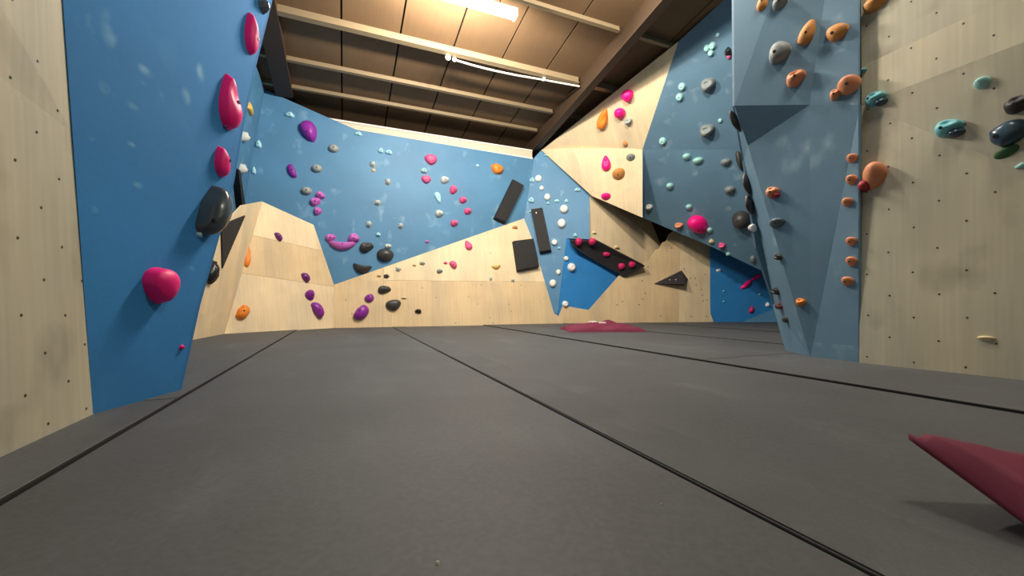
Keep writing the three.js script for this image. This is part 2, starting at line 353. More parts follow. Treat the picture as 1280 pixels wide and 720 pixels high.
// eave beam above the far wall
{
  const e = top('trim_1', 'cream eave beam along the top of the far blue wall', 'trim', S);
  const p0 = onD(400, 146), p1 = onD(664, 187), nb = V3(-SI * -1, 0, 0);
  const mk = (name, y0, y1, dep, off, mat) => { const L = p0.distanceTo(V3(p1.x, p0.y, p1.z)) + 0.1, g = new RoundedBoxGeometry(L, y1 - y0, dep, 2, 0.008), m = part(name, g, mat, e); const c = p0.clone().add(p1).multiplyScalar(0.5); c.y = (y0 + y1) / 2; m.position.copy(c).add(UD(0, off, 0)); m.rotation.y = 0.391; return m; };
  mk('beam', 3.93, 4.17, 0.12, 0.1, M.eave); mk('bottom_lip', 3.93, 3.99, 0.05, 0.03, M.white); mk('top_lip', 4.14, 4.18, 0.06, 0.05, M.white);
}

// ------------------------------------------------------------------ plywood ramps at the foot of the walls
const n0 = onFloor(280, 418), n1 = onFloor(417, 410), n9 = onFloor(238.5, 426);
const N1p = plane3(n0, n1, onD(392, 281).add(UD(0, -0.03, 0))), onN = (x, y) => onPlane(N1p, x, y), nT = onN(328, 252), N2p = plane3(n9, n0, nT);
const sink = p => p.clone().setY(p.y - 0.02);
{
  const g = top('plywood_ramp', 'tall tapering plywood ramp in the far left corner', 'climbing ramp', {});
  const face = [sink(n0), nT, onN(392, 281), onN(417.5, 356), sink(n1)];
  const [hi, lo] = splitPoly(face, onN(300, 341), onN(412, 357.5)), [h1, h2] = splitPoly(hi, onN(316, 294), onN(400, 313));
  for (const [i, q] of [h1, h2, lo].entries()) board('panel', g, q, i === 1 ? M.plyAlt : M.ply);
  board('side_panel', g, [sink(n0), nT, onPlane(N2p, 302, 257), onPlane(N2p, 262, 300), sink(onPlane(N2p, 225, 428))], M.ply);
}
const o1 = onFloor(697, 405), Op = plane3(n1, o1, onD(655, 274).add(UD(0, -0.02, 0))), onO = (x, y) => onPlane(Op, x, y);
{
  const g = top('plywood_ramp', 'long low plywood ramp rising to a point under the far blue wall', 'climbing ramp', {});
  const face = [sink(n1), onO(417.5, 356), onO(655, 273), onO(698, 381), onO(702, 385), sink(o1)];
  const [q1, q2] = splitPoly(face, onO(480, 330), onO(478, 410), 0.003), pcs = [];
  const rt = q1.some(p => p.x > o1.x - 0.2) ? q1 : q2, lf = rt === q1 ? q2 : q1;
  const [a, b] = splitPoly(rt, onO(500, 350.5), onO(690, 352.5), 0.004);
  for (const [i, q] of [lf, a, b].entries()) board('panel', g, q, [M.plyAlt, M.ply, M.plyAlt][i]);
  const gs = [[613, 316.6], [601.5, 356], [586, 371], [597, 380], [636, 380.6], [639, 389], [613, 397], [569.5, 404], [616, 404], [651, 356.5], [680, 373], [609, 291.7], [545, 372], [528, 360], [440, 392], [432, 375]].map(([x, y]) => tnutAt(onO(x, y), basisOf(face).n, 1.6));
  part('bolt_holes', mergeGeometries(gs), M.hole, g).userData.kind = 'stuff';
}
const l1 = onFloor(892.5, 403), Lp = plane3(o1, l1, at(775, 343, 9.82)), onL = (x, y) => onPlane(Lp, x, y);
{
  const g = top('plywood_ramp', 'peaked plywood ramp with a ragged edge beside the navy panel', 'climbing ramp', {});
  const face = [sink(o1), onL(698, 381), onL(736, 387.5), onL(775, 343), onL(800, 333), onL(806, 327), onL(811, 326), onL(815, 320), onL(820, 312), onL(824, 311), onL(828, 303), onL(833, 301), onL(836, 293), onL(843, 288), onL(892.5, 310.5), sink(l1)];
  const [p, q] = splitPoly(face, onL(850, 300), onL(848.5, 403), 0.004);
  for (const [i, f] of [p, q].entries()) board('panel', g, f, i ? M.plyAlt : M.ply);
  const gs = [[839.5, 310], [856, 304], [887, 315.5], [889, 322], [855, 336], [881.5, 343], [863, 348], [869, 348], [870, 356.7], [876.7, 362], [878, 369], [879.5, 376], [884, 375], [889.5, 375], [889.5, 356.7], [802.7, 351], [807, 366.7], [803, 373.8], [799, 380.7], [826, 395], [864, 395.5], [883, 395.5], [810, 334], [771.5, 381], [778, 376.7]].map(([x, y]) => tnutAt(onL(x, y), basisOf(face).n, 2.2));
  part('bolt_holes', mergeGeometries(gs), M.hole, g).userData.kind = 'stuff';
  const ret = [onL(892.5, 310.5), sink(l1), at(895, 403, navyZ + 0.4), at(893, 315, navyZ + 0.4)];
  board('side_panel', g, ret, M.plyEdge, 0.02);
}
{ // small pale blue wedge on the navy panel
  const g = top('blue_wedge', 'pale blue low wedge at the foot of the navy panel', 'climbing volume', {});
  const a = at(928, 402.6, navyZ - 0.25), b = at(978, 402.6, navyZ - 0.3), c = at(972, 384, navyZ - 0.02), d = at(928, 402.6, navyZ), e = at(980, 402.6, navyZ);
  board('face', g, [a, b, c], M.blue, 0.01); board('side', g, [b, e, c], M.blue, 0.01, false);
}

// ------------------------------------------------------------------ ray casting onto the finished walls
scene.updateMatrixWorld(true);
const rc = new THREE.Raycaster(); const dbl = new Map();
for (const m of wallMeshes) { dbl.set(m, m.material); }
function hit(px, py) {
  rc.set(CAM, dirOf(px, py).normalize()); rc.far = 30;
  const h = rc.intersectObjects(wallMeshes, false)[0]; if (!h) { console.log('no wall at', px, py); return null; }
  const n = h.face.normal.clone().transformDirection(h.object.matrixWorld); if (n.dot(CAM.clone().sub(h.point)) < 0) n.negate();
  return { p: h.point, n };
}
const proj = p => { const z = -p.z; return [CX + p.x / z * F, CY - (p.y - CAMH) / z * F]; };

// ------------------------------------------------------------------ black box volumes
function volume(name, label, corners, depth, mat, taper = 0.86, useHit = true, opts = {}) {
  const base = useHit === true ? corners.map(([x, y]) => hit(x, y).p) : corners.map(([x, y]) => useHit(x, y));
  const { n, c } = basisOf(base); const P = base.map(p => p.clone().addScaledVector(n, -0.003)), Q = base.map(p => c.clone().lerp(p, taper).addScaledVector(n, depth));
  const g = top(name, label, 'climbing volume', { pos: c });
  const loc = p => p.clone().sub(c);
  const mk = pts => { const l = pts.map(loc); const tri = []; for (let i = 1; i < l.length - 1; i++) tri.push(l[0], l[i], l[i + 1]); const geo = new THREE.BufferGeometry().setFromPoints(tri); geo.computeVertexNormals(); return geo; };
  const ccw = basisOf(base).flip; const o = a => ccw ? [...a].reverse() : a;
  part('face', mk(o(Q)), mat, g);
  const sides = P.map((p, i) => mk(o([p, P[(i + 1) % P.length], Q[(i + 1) % P.length], Q[i]]))); part('sides', mergeGeometries([...sides, mk(o([...P].reverse()))]), mat, g);
  if (opts.screws) for (const [a, b] of opts.screws) { const s = part('screw', new THREE.CylinderGeometry(0.013, 0.013, 0.008, 8), M.steel, g); s.position.copy(loc(Q[0].clone().lerp(Q[1], a).lerp(Q[3 % Q.length].clone().lerp(Q[2], a), b))).addScaledVector(n, 0.004); s.quaternion.setFromUnitVectors(V3(0, 1, 0), n); }
  return { g, Q, n };
}
volume('box_volume', 'slanting matt black rectangular volume on the pale blue wall above the ramp', [[640, 224.5], [653.5, 232], [630, 280], [616, 274]], 0.12, M.blackVol, 0.94, onD, { screws: [[0.3, 0.08], [0.3, 0.9]] });
volume('box_volume', 'upright matt black rectangular volume among white holds beside the ramp peak', [[663.5, 262], [678, 260], [689.5, 315], [675, 317.5]], 0.13, M.blackVol, 0.94, onE, { screws: [[0.4, 0.1]] });
volume('box_volume', 'square matt black volume on the long plywood ramp below its peak', [[640, 302.5], [665, 299.5], [672.5, 335], [645.5, 340]], 0.13, M.blackVol, 0.95, onO, { screws: [[0.12, 0.1], [0.88, 0.1], [0.88, 0.9]] });
{ // black wedge with a ridge on the peaked ramp
  const a = onL(817, 355), b = onL(852, 338), c = onL(860, 349), d = onL(855, 357), { n } = basisOf([a, b, c, d]), g = top('wedge_volume', 'dark grey pointed wedge volume on the peaked plywood ramp', 'climbing volume', { pos: a });
  const r = onL(850, 356).addScaledVector(n, 0.22), L = p => p.clone().sub(a), tri = (x, y, z) => { const q = new THREE.BufferGeometry().setFromPoints([L(x), L(y), L(z)]); q.computeVertexNormals(); return q; };
  part('upper_face', mergeGeometries([tri(a, r, b), tri(b, r, c)]), std({ color: 0x2b292e, roughness: 0.65, side: THREE.DoubleSide }), g);
  part('lower_face', mergeGeometries([tri(a, d, r), tri(d, c, r), tri(a, b, d), tri(b, c, d)]), std({ color: 0x2b292e, roughness: 0.65, side: THREE.DoubleSide }), g);
  for (const t of [0.35, 0.62]) { const s = part('screw', new THREE.SphereGeometry(0.014, 8, 6), M.white, g); s.position.copy(L(a.clone().lerp(r, t).lerp(b, 0.3))); }
}
const slab = (() => { // long black triangular slab holding pink holds
  const P = [at(711, 298, 9.62), at(745, 298.5, 9.56), at(803, 329, 9.92), at(778, 342, 9.97), at(745, 324, 9.84), at(716, 306, 9.62)];
  const nn = basisOf(P).n, g = top('slab_volume', 'long black slanting slab volume carrying pink holds in the recess', 'climbing volume', { pos: P[0] });
  const Q = P.map((p, i) => p.clone().addScaledVector(nn, 0.09)), loc = p => p.clone().sub(P[0]);
  const m = part('face', boardGeo(Q.map(loc), 0.12), M.blackVol, g); m.geometry.computeVertexNormals(); g.updateMatrixWorld(true); wallMeshes.push(m); m.updateMatrixWorld(true); return g;
})();
{ // black sheet stands for a dark opening; black fin volume; far left corner
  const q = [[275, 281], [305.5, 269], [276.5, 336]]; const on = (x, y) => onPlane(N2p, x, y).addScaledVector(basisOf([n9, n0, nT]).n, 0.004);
  volume('wedge_volume', 'flat black triangle standing for a dark opening on the corner ramp side', q, 0.015, M.blackVol, 0.98, on);
  volume('wedge_volume', 'slim black fin volume standing above the corner ramp', [[288.5, 207], [291.5, 208], [302, 272], [296, 268]], 0.08, M.blackVol, 0.9, (x, y) => onPlane(Cp, x, y).add(V3(0.02, 0, 0)));
}

// ------------------------------------------------------------------ climbing holds
const lin = hex => new THREE.Color(hex);
const holdMats = {};
const HC = {
  pink: [0xff0f88, 0.5], rose: [0xe8588c, 0.5], magenta: [0xc41f5c, 0.55], purple: [0x8a2a9a, 0.42], plum: [0x6d2777, 0.45], lilac: [0xc267bd, 0.42], orange: [0xe9862a, 0.5], tan: [0xc98a4a, 0.55], peach: [0xd98f68, 0.5], cream: [0xdcc9a0, 0.6],
  grey: [0x9aa09c, 0.5], pale: [0xc4ccc8, 0.5], white: [0xeceae6, 0.45], ice: [0xa9dcea, 0.45], teal: [0x6fb9c4, 0.45], black: [0x1b1b1d, 0.3], slate: [0x55646e, 0.28], char: [0x3a3a3a, 0.45], stone: [0x7f8788, 0.5], brown: [0x8f5c33, 0.55], red: [0xa02a38, 0.5], green: [0x2f5a34, 0.6], blueblack: [0x334a5c, 0.25], mint: [0x9ed3cf, 0.45], yellow: [0xd9b45a, 0.55], maroon: [0x5a1f2c, 0.5],
};
function hmat(c) { if (!holdMats[c]) holdMats[c] = std({ color: HC[c][0], roughness: HC[c][1] }); return holdMats[c]; }
// unit hold: outline(phi) in the wall plane, domed height; x,y in -0.5..0.5, z 0..1 (scaled by depth later)
function dome(out, { n = 26, rings = 8, p = 2.2, lean = 0, rough = 0, peak = [0, 0], dent = 0, flat = false, seed = 1, cup = 0 } = {}) {
  const pos = [], idx = [];
  for (let j = 0; j <= rings; j++) {
    const t = j / rings;
    for (let i = 0; i < n; i++) {
      const f = i / n * Math.PI * 2, [ox, oy] = out(f);
      let z = Math.pow(Math.max(0, 1 - Math.pow(t, p)), 1 / p);
      z *= 1 - dent * Math.exp(-(((t * oy * 2 - 0.35) ** 2) / 0.08 + ((t * ox * 2) ** 2) / 0.35));
      z *= 1 - cup * Math.exp(-(t * t) / 0.03);
      const w = rough * (hash(i, j, seed) - 0.5) * (t > 0 && t < 1 ? 1 : 0.4) * (j === 0 ? 0 : 1);
      pos.push(ox * t + peak[0] * (1 - t) + w * 0.4, oy * t + peak[1] * (1 - t) + lean * z + w * 0.4, z + w);
    }
  }
  for (let i = 0; i < n; i++) { const f = i / n * Math.PI * 2, [ox, oy] = out(f); pos.push(ox, oy, -0.08); }
  const R = rings + 1;
  for (let j = 0; j < R; j++) for (let i = 0; i < n; i++) { const a = j * n + i, b = j * n + (i + 1) % n, c = a + n, d = b + n; if (j > 0) idx.push(a, c, b); idx.push(b, c, d); }
  for (let i = 1; i < n - 1; i++) idx.push(R * n, R * n + i + 1, R * n + i);
  let g = new THREE.BufferGeometry(); g.setAttribute('position', new THREE.Float32BufferAttribute(pos, 3)); g.setIndex(idx);
  if (flat) g = g.toNonIndexed(); else g = mergeVertices(g, 1e-4);
  g.computeVertexNormals(); return g;
}
const ell = (a = 1, b = 1) => f => [0.5 * a * Math.cos(f), 0.5 * b * Math.sin(f)];
const tear = (k) => f => { const s = Math.sin(f), w = 1 - k * s * 0.5 - Math.abs(k) * 0.12; return [0.52 * Math.cos(f) * w, 0.5 * s]; };
const bean = f => { const c = Math.cos(f), s = Math.sin(f), q = 0.16 * Math.exp(-((c + 1) ** 2) * 6); return [0.5 * c + q * 1.5 + 0.06 * s * s, 0.5 * s]; };
const cres = f => { const c = Math.cos(f), s = Math.sin(f); return [0.5 * c, 0.34 * s - 0.14 + 0.62 * c * c * 0.5 - 0.02]; };
const wob = (k, s) => f => { const r = 0.46 * (1 + k * Math.sin(2 * f + s) * 0.5 + k * Math.sin(3 * f + 2 * s) * 0.6); return [r * Math.cos(f), r * Math.sin(f)]; };
const poly = (m, s) => f => { const q = (2 * Math.PI) / m, a = ((f + s) % q + q) % q - q / 2, r = 0.5 * Math.cos(q / 2) / Math.cos(a) * 1.1; return [r * Math.cos(f), r * Math.sin(f)]; };
const HG = {
  round: dome(ell(), { p: 2.6, cup: 0.25 }), ball: dome(ell(), { p: 2 }), egg: dome(tear(0.55), { p: 2.2, peak: [0, -0.06], dent: -0.1 }), drop: dome(tear(0.75), { p: 2.1, peak: [0.06, -0.14], dent: 0.35 }),
  shield: dome(tear(-0.5), { p: 2.4, peak: [0.02, 0.08] }), bean: dome(bean, { p: 2.2, peak: [0.05, 0] }), jug: dome(wob(0.14, 0.6), { p: 2.1, lean: 0.16, dent: 0.42, peak: [0, -0.05] }),
  lip: dome(tear(-0.25), { p: 1.8, lean: 0.2, peak: [0, 0.12] }), cres: dome(cres, { p: 2 }), lump: dome(wob(0.22, 1.7), { p: 1.9, rough: 0.16, seed: 5 }), lump2: dome(wob(0.18, 3.1), { p: 2.1, rough: 0.12, seed: 9, lean: 0.08 }),
  facet: dome(poly(5, 0.4), { n: 5, rings: 2, p: 1.5, flat: true, peak: [0.05, 0.1] }), rock: dome(wob(0.16, 2.2), { n: 9, rings: 4, p: 2, flat: true, rough: 0.14, seed: 3, lean: 0.1 }), fin: dome(ell(1, 1), { p: 1.35 }), crimp: dome(ell(1, 1), { p: 1.6, lean: 0.25 }),
  cluster: mergeGeometries([[-0.2, 0.18, 0.5], [0.22, 0.2, 0.55], [0.02, -0.22, 0.5]].map(([x, y, s]) => { const g = dome(ell(), { n: 14, rings: 5, p: 2, cup: 0.3 }); g.scale(s, s, 0.8); g.translate(x, y, 0); return g; })),
};
const boltGeo = (() => { const a = new THREE.CylinderGeometry(1, 1, 0.8, 10); a.rotateX(Math.PI / 2); return a; })();
const boltRing = (() => { const a = new THREE.TorusGeometry(1.15, 0.35, 6, 12); return a; })();
const DEEP = { round: 0.5, ball: 0.62, egg: 0.5, drop: 0.5, shield: 0.5, bean: 0.45, jug: 0.6, lip: 0.6, cres: 0.5, lump: 0.55, lump2: 0.55, facet: 0.6, rock: 0.6, fin: 1.3, crimp: 0.7, cluster: 0.4 };
function hold(px, py, w, h, type, color, rot, label, group, o = {}) {
  const deepK = (o.deep ?? 1) * DEEP[type];
  let q = o.on ? { p: o.on(px, py), n: o.n } : hit(px, py); if (!q) return;
  const size = q => {
    const up = V3(0, 1, 0).addScaledVector(q.n, -q.n.y).normalize(), right = up.clone().cross(q.n).normalize(), m = -q.p.z / F;
    const a = proj(q.p), per = ax => { const b = proj(q.p.clone().addScaledVector(ax, 0.02)); return Math.hypot(b[0] - a[0], b[1] - a[1]) / 0.02; };
    const cr = Math.min(1.5, 1 / (m * per(right))), cu = Math.min(1.4, 1 / (m * per(up)));
    const W = w * m * (0.68 + 0.32 * cr), Hh = h * m * (0.68 + 0.32 * cu);
    return { up, right, W, Hh, D: Math.min(W, Hh) * deepK, m };
  };
  let s = size(q);
  if (!o.on) { const c = proj(q.p.clone().addScaledVector(q.n, s.D * 0.42)), r = hit(px - (c[0] - px), py - (c[1] - py)); if (r && r.n.dot(q.n) > 0.97) { q = r; s = size(q); } }
  const basis = new THREE.Matrix4().makeBasis(s.right, s.up, q.n), quat = new THREE.Quaternion().setFromRotationMatrix(basis).multiply(new THREE.Quaternion().setFromAxisAngle(V3(0, 0, 1), rot * Math.PI / 180));
  const swap = Math.abs(Math.sin(rot * Math.PI / 180)) > 0.8 && !o.own;
  const sx = swap ? s.Hh : s.W, sy = swap ? s.W : s.Hh;
  const big = Math.max(w, h) >= 8;
  if (!big) { const m = part(numbered('climbing_hold'), HG[type], hmat(color), scene); m.position.copy(q.p); m.quaternion.copy(quat); m.scale.set(sx, sy, s.D); return tag(m, label, 'climbing hold', group); }
  const g = top('climbing_hold', label, 'climbing hold', { group, pos: q.p }); g.quaternion.copy(quat);
  const b = part('grip', HG[type], o.mat ?? hmat(color), g); b.scale.set(sx, sy, s.D);
  if (o.bolt !== 0) {
    const [bx, by] = o.bolt || [0, 0], r = Math.min(0.013, Math.min(sx, sy) * 0.085);
    // find the surface height at the bolt
    const ray = new THREE.Raycaster(V3(bx, by, 3), V3(0, 0, -1)); const tmp = new THREE.Mesh(HG[type], new THREE.MeshBasicMaterial({ side: THREE.DoubleSide })); const hh = ray.intersectObject(tmp, false)[0];
    const bz = (hh ? hh.point.z : 0.9) * s.D;
    const bt = part('bolt', boltGeo, M.darkBolt, g, 'dark steel bolt head'); bt.position.set(bx * sx, by * sy, bz); bt.scale.setScalar(r);
  }
  if (o.foot) { const f = part('base_plate', HG.ball, hmat(o.foot), g, 'contrasting lower edge of the hold'); f.scale.set(sx * 0.62, sy * 0.5, s.D * 0.75); f.position.set(o.fx ?? sx * 0.25, -sy * 0.34, 0); }
  return g;
}
const ORD = ['highest', 'second highest', 'third highest', 'fourth highest', 'fifth highest', 'sixth highest', 'seventh highest', 'eighth highest', 'ninth highest', 'tenth highest'];
const many = (list, type, color, label, group, o) => [...list].sort((a, b) => a[1] - b[1]).forEach(([x, y, w, h, r = 0, t], i, a) => hold(x, y, w, h, t ?? type, color, r, `${i === a.length - 1 ? 'lowest' : a.length === 2 ? 'higher' : i === 1 && a.length === 3 ? 'middle' : ORD[i]} ${label}`, group, o));

// --- blue fin on the left
hold(316, 42, 19, 53, 'egg', 'pink', 0, 'neon pink oval hold at the upper edge of the blue fin', null, { bolt: [0.1, -0.1] });
hold(290.5, 127, 29, 70, 'drop', 'pink', 0, 'largest neon pink teardrop hold, tapering upward on the blue fin edge', null, { bolt: [0.16, 0.02] });
hold(279.5, 202, 19, 38, 'egg', 'pink', 4, 'neon pink oval hold just above the big black hold on the blue fin', null, { bolt: [0.12, 0.05] });
hold(206, 357, 40, 46, 'shield', 'pink', 6, 'lone neon pink shield-shaped hold low on the blue fin', null, { bolt: 0 });
hold(270, 261, 44, 74, 'bean', 'blueblack', -28, 'huge glossy black bean-shaped hold on the blue fin edge', null, { bolt: [-0.1, -0.3], deep: 1.1, mat: std({ color: 0x46535b, roughness: 0.24 }) });
hold(250, 293, 7, 9, 'lump', 'ice', 0, 'tiny pale blue screw-on under the huge black bean hold', null);
hold(282, 158, 6, 8, 'lump', 'plum', 0, 'tiny dark screw-on under the largest pink teardrop hold', null);
hold(331, 8, 15, 20, 'rock', 'slate', 20, 'jagged dark and blue hold at the top edge of the blue fin', null, {});
hold(228, 434, 6, 7, 'lump', 'pink', 0, 'tiny pink foothold at the bottom edge of the blue fin', null);
// --- far left side wall
hold(313, 136, 8, 32, 'cres', 'yellow', 80, 'slim tan crescent hold on the far left side wall', null, { bolt: 0, own: 1 });
many([[308, 172, 12, 14], [305, 212, 12, 14]], 'jug', 'pale', 'light grey jug on the far left side wall', 'light grey jugs on the far left side wall');
many([[323, 180, 7, 12], [317, 213, 5, 11]], 'lump', 'ice', 'pale blue small screw-on in the far left corner', 'pale blue screw-ons in the far left corner');
// --- far blue wall, left part
many([[362, 143, 11, 8], [448, 167, 9, 6], [476, 188, 7, 8], [486, 190, 9, 7], [473, 293, 6, 6]], 'lump', 'ice', 'small pale blue screw-on hold on the far blue wall', 'pale blue screw-ons on the far blue wall');
hold(386, 163, 20, 27, 'egg', 'purple', 200, 'large vivid purple oval hold high on the far blue wall', null, { bolt: [0.15, 0.1] });
hold(366, 213, 12, 18, 'bean', 'purple', 200, 'purple bean-shaped hold on the far blue wall left of grey ovals', null);
many([[417, 185, 13, 10], [396, 210, 13, 10], [383, 238, 13, 10]], 'ball', 'grey', 'grey oval hold on the far blue wall, one of three in a slanting line', 'grey ovals on the far blue wall');
many([[400, 244, 12, 10, -30], [394, 252, 14, 11, 20], [397, 264, 10, 11, 0]], 'jug', 'lilac', 'lilac purple jug in the tight bunch of three on the far blue wall', 'bunch of three purple jugs');
hold(413, 297, 13, 10, 'jug', 'lilac', 10, 'small round purple jug at one end of the wide purple crescent hold', null);
hold(428, 305, 33, 15, 'cres', 'lilac', 0, 'wide glossy purple crescent hold between two purple jugs', null, { own: 1 });
hold(442, 298, 14, 14, 'jug', 'lilac', -20, 'purple jug beside black holds at the end of the crescent hold', null);
many([[466, 205, 11, 10], [485, 227, 10, 11], [472, 253, 12, 9], [461, 280, 10, 10], [501, 282, 9, 9]], 'facet', 'pale', 'grey angular cube hold on the far blue wall', 'grey angular cubes on the far blue wall', { bolt: 0 });
hold(467, 213, 6, 4, 'crimp', 'cream', 0, 'tiny cream crimp beneath the topmost grey cube hold', null);
hold(485, 308, 9, 7, 'jug', 'pale', 0, 'light grey jug sitting above the round black hold', null);
hold(458, 309, 18, 14, 'jug', 'char', 10, 'black jug right beside the purple jug on the far blue wall', null);
hold(482, 318, 21, 16, 'ball', 'char', 0, 'round black hold under a light grey jug on the far blue wall', null);
hold(453, 334, 23, 15, 'cres', 'char', -8, 'wide black crescent hold just above the long ramp edge', null, { own: 1 });
// --- corner ramp
hold(348, 296, 10, 12, 'bean', 'plum', 30, 'small dull purple hold on the upper panel of the corner ramp', null);
hold(382, 347, 12, 13, 'bean', 'plum', 30, 'dull purple hold at the lower seam of the corner ramp', null);
hold(389, 369, 12, 13, 'lip', 'purple', 20, 'purple lipped hold above the large purple hold on the corner ramp', null);
hold(397, 388, 17, 22, 'bean', 'purple', 25, 'large purple bean hold low on the corner ramp', null);
hold(309, 320, 8, 30, 'drop', 'orange', -8, 'tall thin orange hold on the corner ramp edge', null, { bolt: 0 });
hold(303, 389, 18, 20, 'bean', 'orange', -35, 'orange bean hold low on the corner ramp', null);
hold(262, 341, 15, 36, 'lump', 'black', -10, 'black lumpy hold on the shaded side of the corner ramp', null, { bolt: 0 });
// --- long ramp
hold(461, 371, 14, 11, 'bean', 'purple', -60, 'small purple hold above the large purple hold on the long ramp', null, { own: 1 });
hold(450, 389, 20, 21, 'bean', 'purple', -40, 'large purple bean hold low on the long ramp', null);
hold(480, 362, 17, 11, 'jug', 'char', 0, 'flat black jug on the long ramp', null);
hold(492, 381, 19, 14, 'shield', 'char', 10, 'black shield-shaped jug below the flat black jug on the long ramp', null);
hold(483, 345, 9, 7, 'facet', 'char', 0, 'small black angular hold near the long ramp top edge', null, { bolt: 0 });
hold(498, 336, 9, 8, 'facet', 'pale', 0, 'small grey cube hold on the long ramp edge', null, { bolt: 0 });
many([[474, 344, 5, 5], [505, 372, 7, 4], [518, 331, 5, 4]], 'lump', 'cream', 'tiny cream screw-on on the long ramp', 'tiny cream screw-ons on the long ramp');
hold(523, 389, 9, 7, 'rock', 'black', 0, 'tiny black angular foothold on the long ramp', null, { bolt: 0 });
hold(528, 329, 9, 6, 'facet', 'grey', 0, 'small grey and black edge hold near the long ramp top', null, { bolt: 0 });
hold(549.5, 339, 8, 6, 'jug', 'stone', 0, 'small grey jug on the long ramp beside pink holds', null);
hold(566, 331, 11, 11, 'bean', 'rose', 40, 'pink bean hold in the middle of the long ramp', null);
hold(557, 328.5, 5, 4, 'lump', 'rose', 0, 'tiny pink screw-on beside the pink bean on the long ramp', null);
hold(585.5, 306, 9, 13, 'drop', 'rose', 25, 'pink drop-shaped hold near the top edge of the long ramp', null, { bolt: 0 });
hold(620.5, 333, 12, 7, 'cres', 'yellow', 10, 'yellowish curved hold on the long ramp beside the square black volume', null, { own: 1, bolt: 0 });
many([[613.5, 348, 5, 7], [641, 350, 6, 6]], 'facet', 'pale', 'tiny grey screw-on at the middle seam of the long ramp', 'tiny grey screw-ons on the long ramp');
hold(644, 284, 7, 5, 'lump', 'tan', 0, 'small tan hold near the peak of the long ramp', null);
// --- far blue wall, right part
hold(539, 199, 16, 13, 'shield', 'rose', 0, 'largest pink hold, heart-shaped, high on the far blue wall', null);
hold(533, 224, 12, 10, 'shield', 'rose', 0, 'pink hold below a mint screw-on on the far blue wall', null);
many([[567, 237, 10, 12], [579, 250, 10, 9], [585, 264, 10, 9], [568, 279, 10, 9]], 'jug', 'rose', 'small pink jug on the far blue wall, one of four in a curve', 'small pink jugs on the far blue wall');
hold(530, 213, 8, 8, 'lump', 'mint', 0, 'mint green screw-on between two pink holds on the far blue wall', null);
many([[556, 225, 12, 10], [549, 267, 11, 10]], 'jug', 'pale', 'light grey jug among pink holds on the far blue wall', 'light grey jugs among pink holds');
hold(548, 247, 8, 15, 'drop', 'ice', 200, 'pale elongated drop hold among pink holds on the far blue wall', null, { bolt: 0 });
hold(622, 211, 16, 13, 'shield', 'orange', -15, 'single orange hold on the far blue wall above the slanting black volume', null);
hold(597, 207, 4, 4, 'round', 'ice', 0, 'tiny pale dot screw-on high on the far blue wall', null);
hold(534, 302, 5, 4, 'lump', 'lilac', 0, 'tiny lilac screw-on just above the long ramp edge', null);
// --- blue corner with white rounds
many([[673, 223, 9, 9], [677, 235, 6, 6], [684, 246, 8, 9], [705, 261, 11, 11], [702, 279, 11, 12], [693, 303, 8, 8], [708, 323, 6, 6], [715, 334, 10, 11], [698, 340, 6, 7], [691, 354, 9, 10], [707, 380, 8, 8]], 'round', 'white', 'white round hold on the blue corner panels beside the black volume', 'white round holds on the blue corner', { bolt: 0 });
many([[665, 225, 7, 8], [664, 250, 8, 9], [696, 251, 7, 5], [708, 251, 5, 6], [722, 237, 8, 6], [719, 294, 5, 6], [664, 264, 6, 4], [685, 254, 4, 4], [699, 310, 4, 4]], 'lump', 'ice', 'small pale blue screw-on among white round holds in the corner', 'pale blue screw-ons in the blue corner');
hold(682, 194, 5, 4, 'lump', 'teal', 0, 'tiny teal screw-on at the tip of the plywood overhang', null);
// --- recess
many([[722, 302, 12, 10], [739, 303, 13, 9], [757, 318, 13, 6], [776, 333, 12, 8], [789, 331, 12, 8]], 'bean', 'magenta', 'dark pink hold on the long black slab volume', 'dark pink holds on the black slab', { bolt: 0 });
many([[743, 291, 6, 4], [771, 309, 8, 5]], 'lump', 'cream', 'small cream screw-on on the shaded recess plywood', 'cream screw-ons in the recess', { bolt: 0 });
// --- plywood overhang
hold(784, 121, 15, 15, 'shield', 'pink', 0, 'topmost neon pink hold on the plywood overhang', null);
hold(774, 144, 14, 15, 'lip', 'pink', -10, 'neon pink hold beside the long orange hold on the plywood overhang', null);
hold(785, 153, 10, 10, 'jug', 'grey', 0, 'light grey jug under two pink holds on the plywood overhang', null);
hold(753, 150, 13, 28, 'drop', 'orange', -35, 'long slanting orange hold on the plywood overhang', null, { bolt: 0 });
hold(781, 180, 6, 8, 'lump', 'tan', 0, 'small tan hold above the crease of the plywood overhang', null, { bolt: 0 });
hold(757, 204, 12, 19, 'drop', 'pink', 0, 'pointed neon pink hold just below the overhang crease', null, { bolt: 0 });
hold(773, 218, 16, 14, 'lip', 'tan', 20, 'brownish orange lipped hold low on the plywood overhang', null);
hold(788, 197, 11, 9, 'lip', 'stone', 0, 'dark grey hold just below the overhang crease', null);
hold(757, 246, 12, 9, 'lip', 'pink', 0, 'neon pink hold at the bottom edge of the plywood overhang', null);
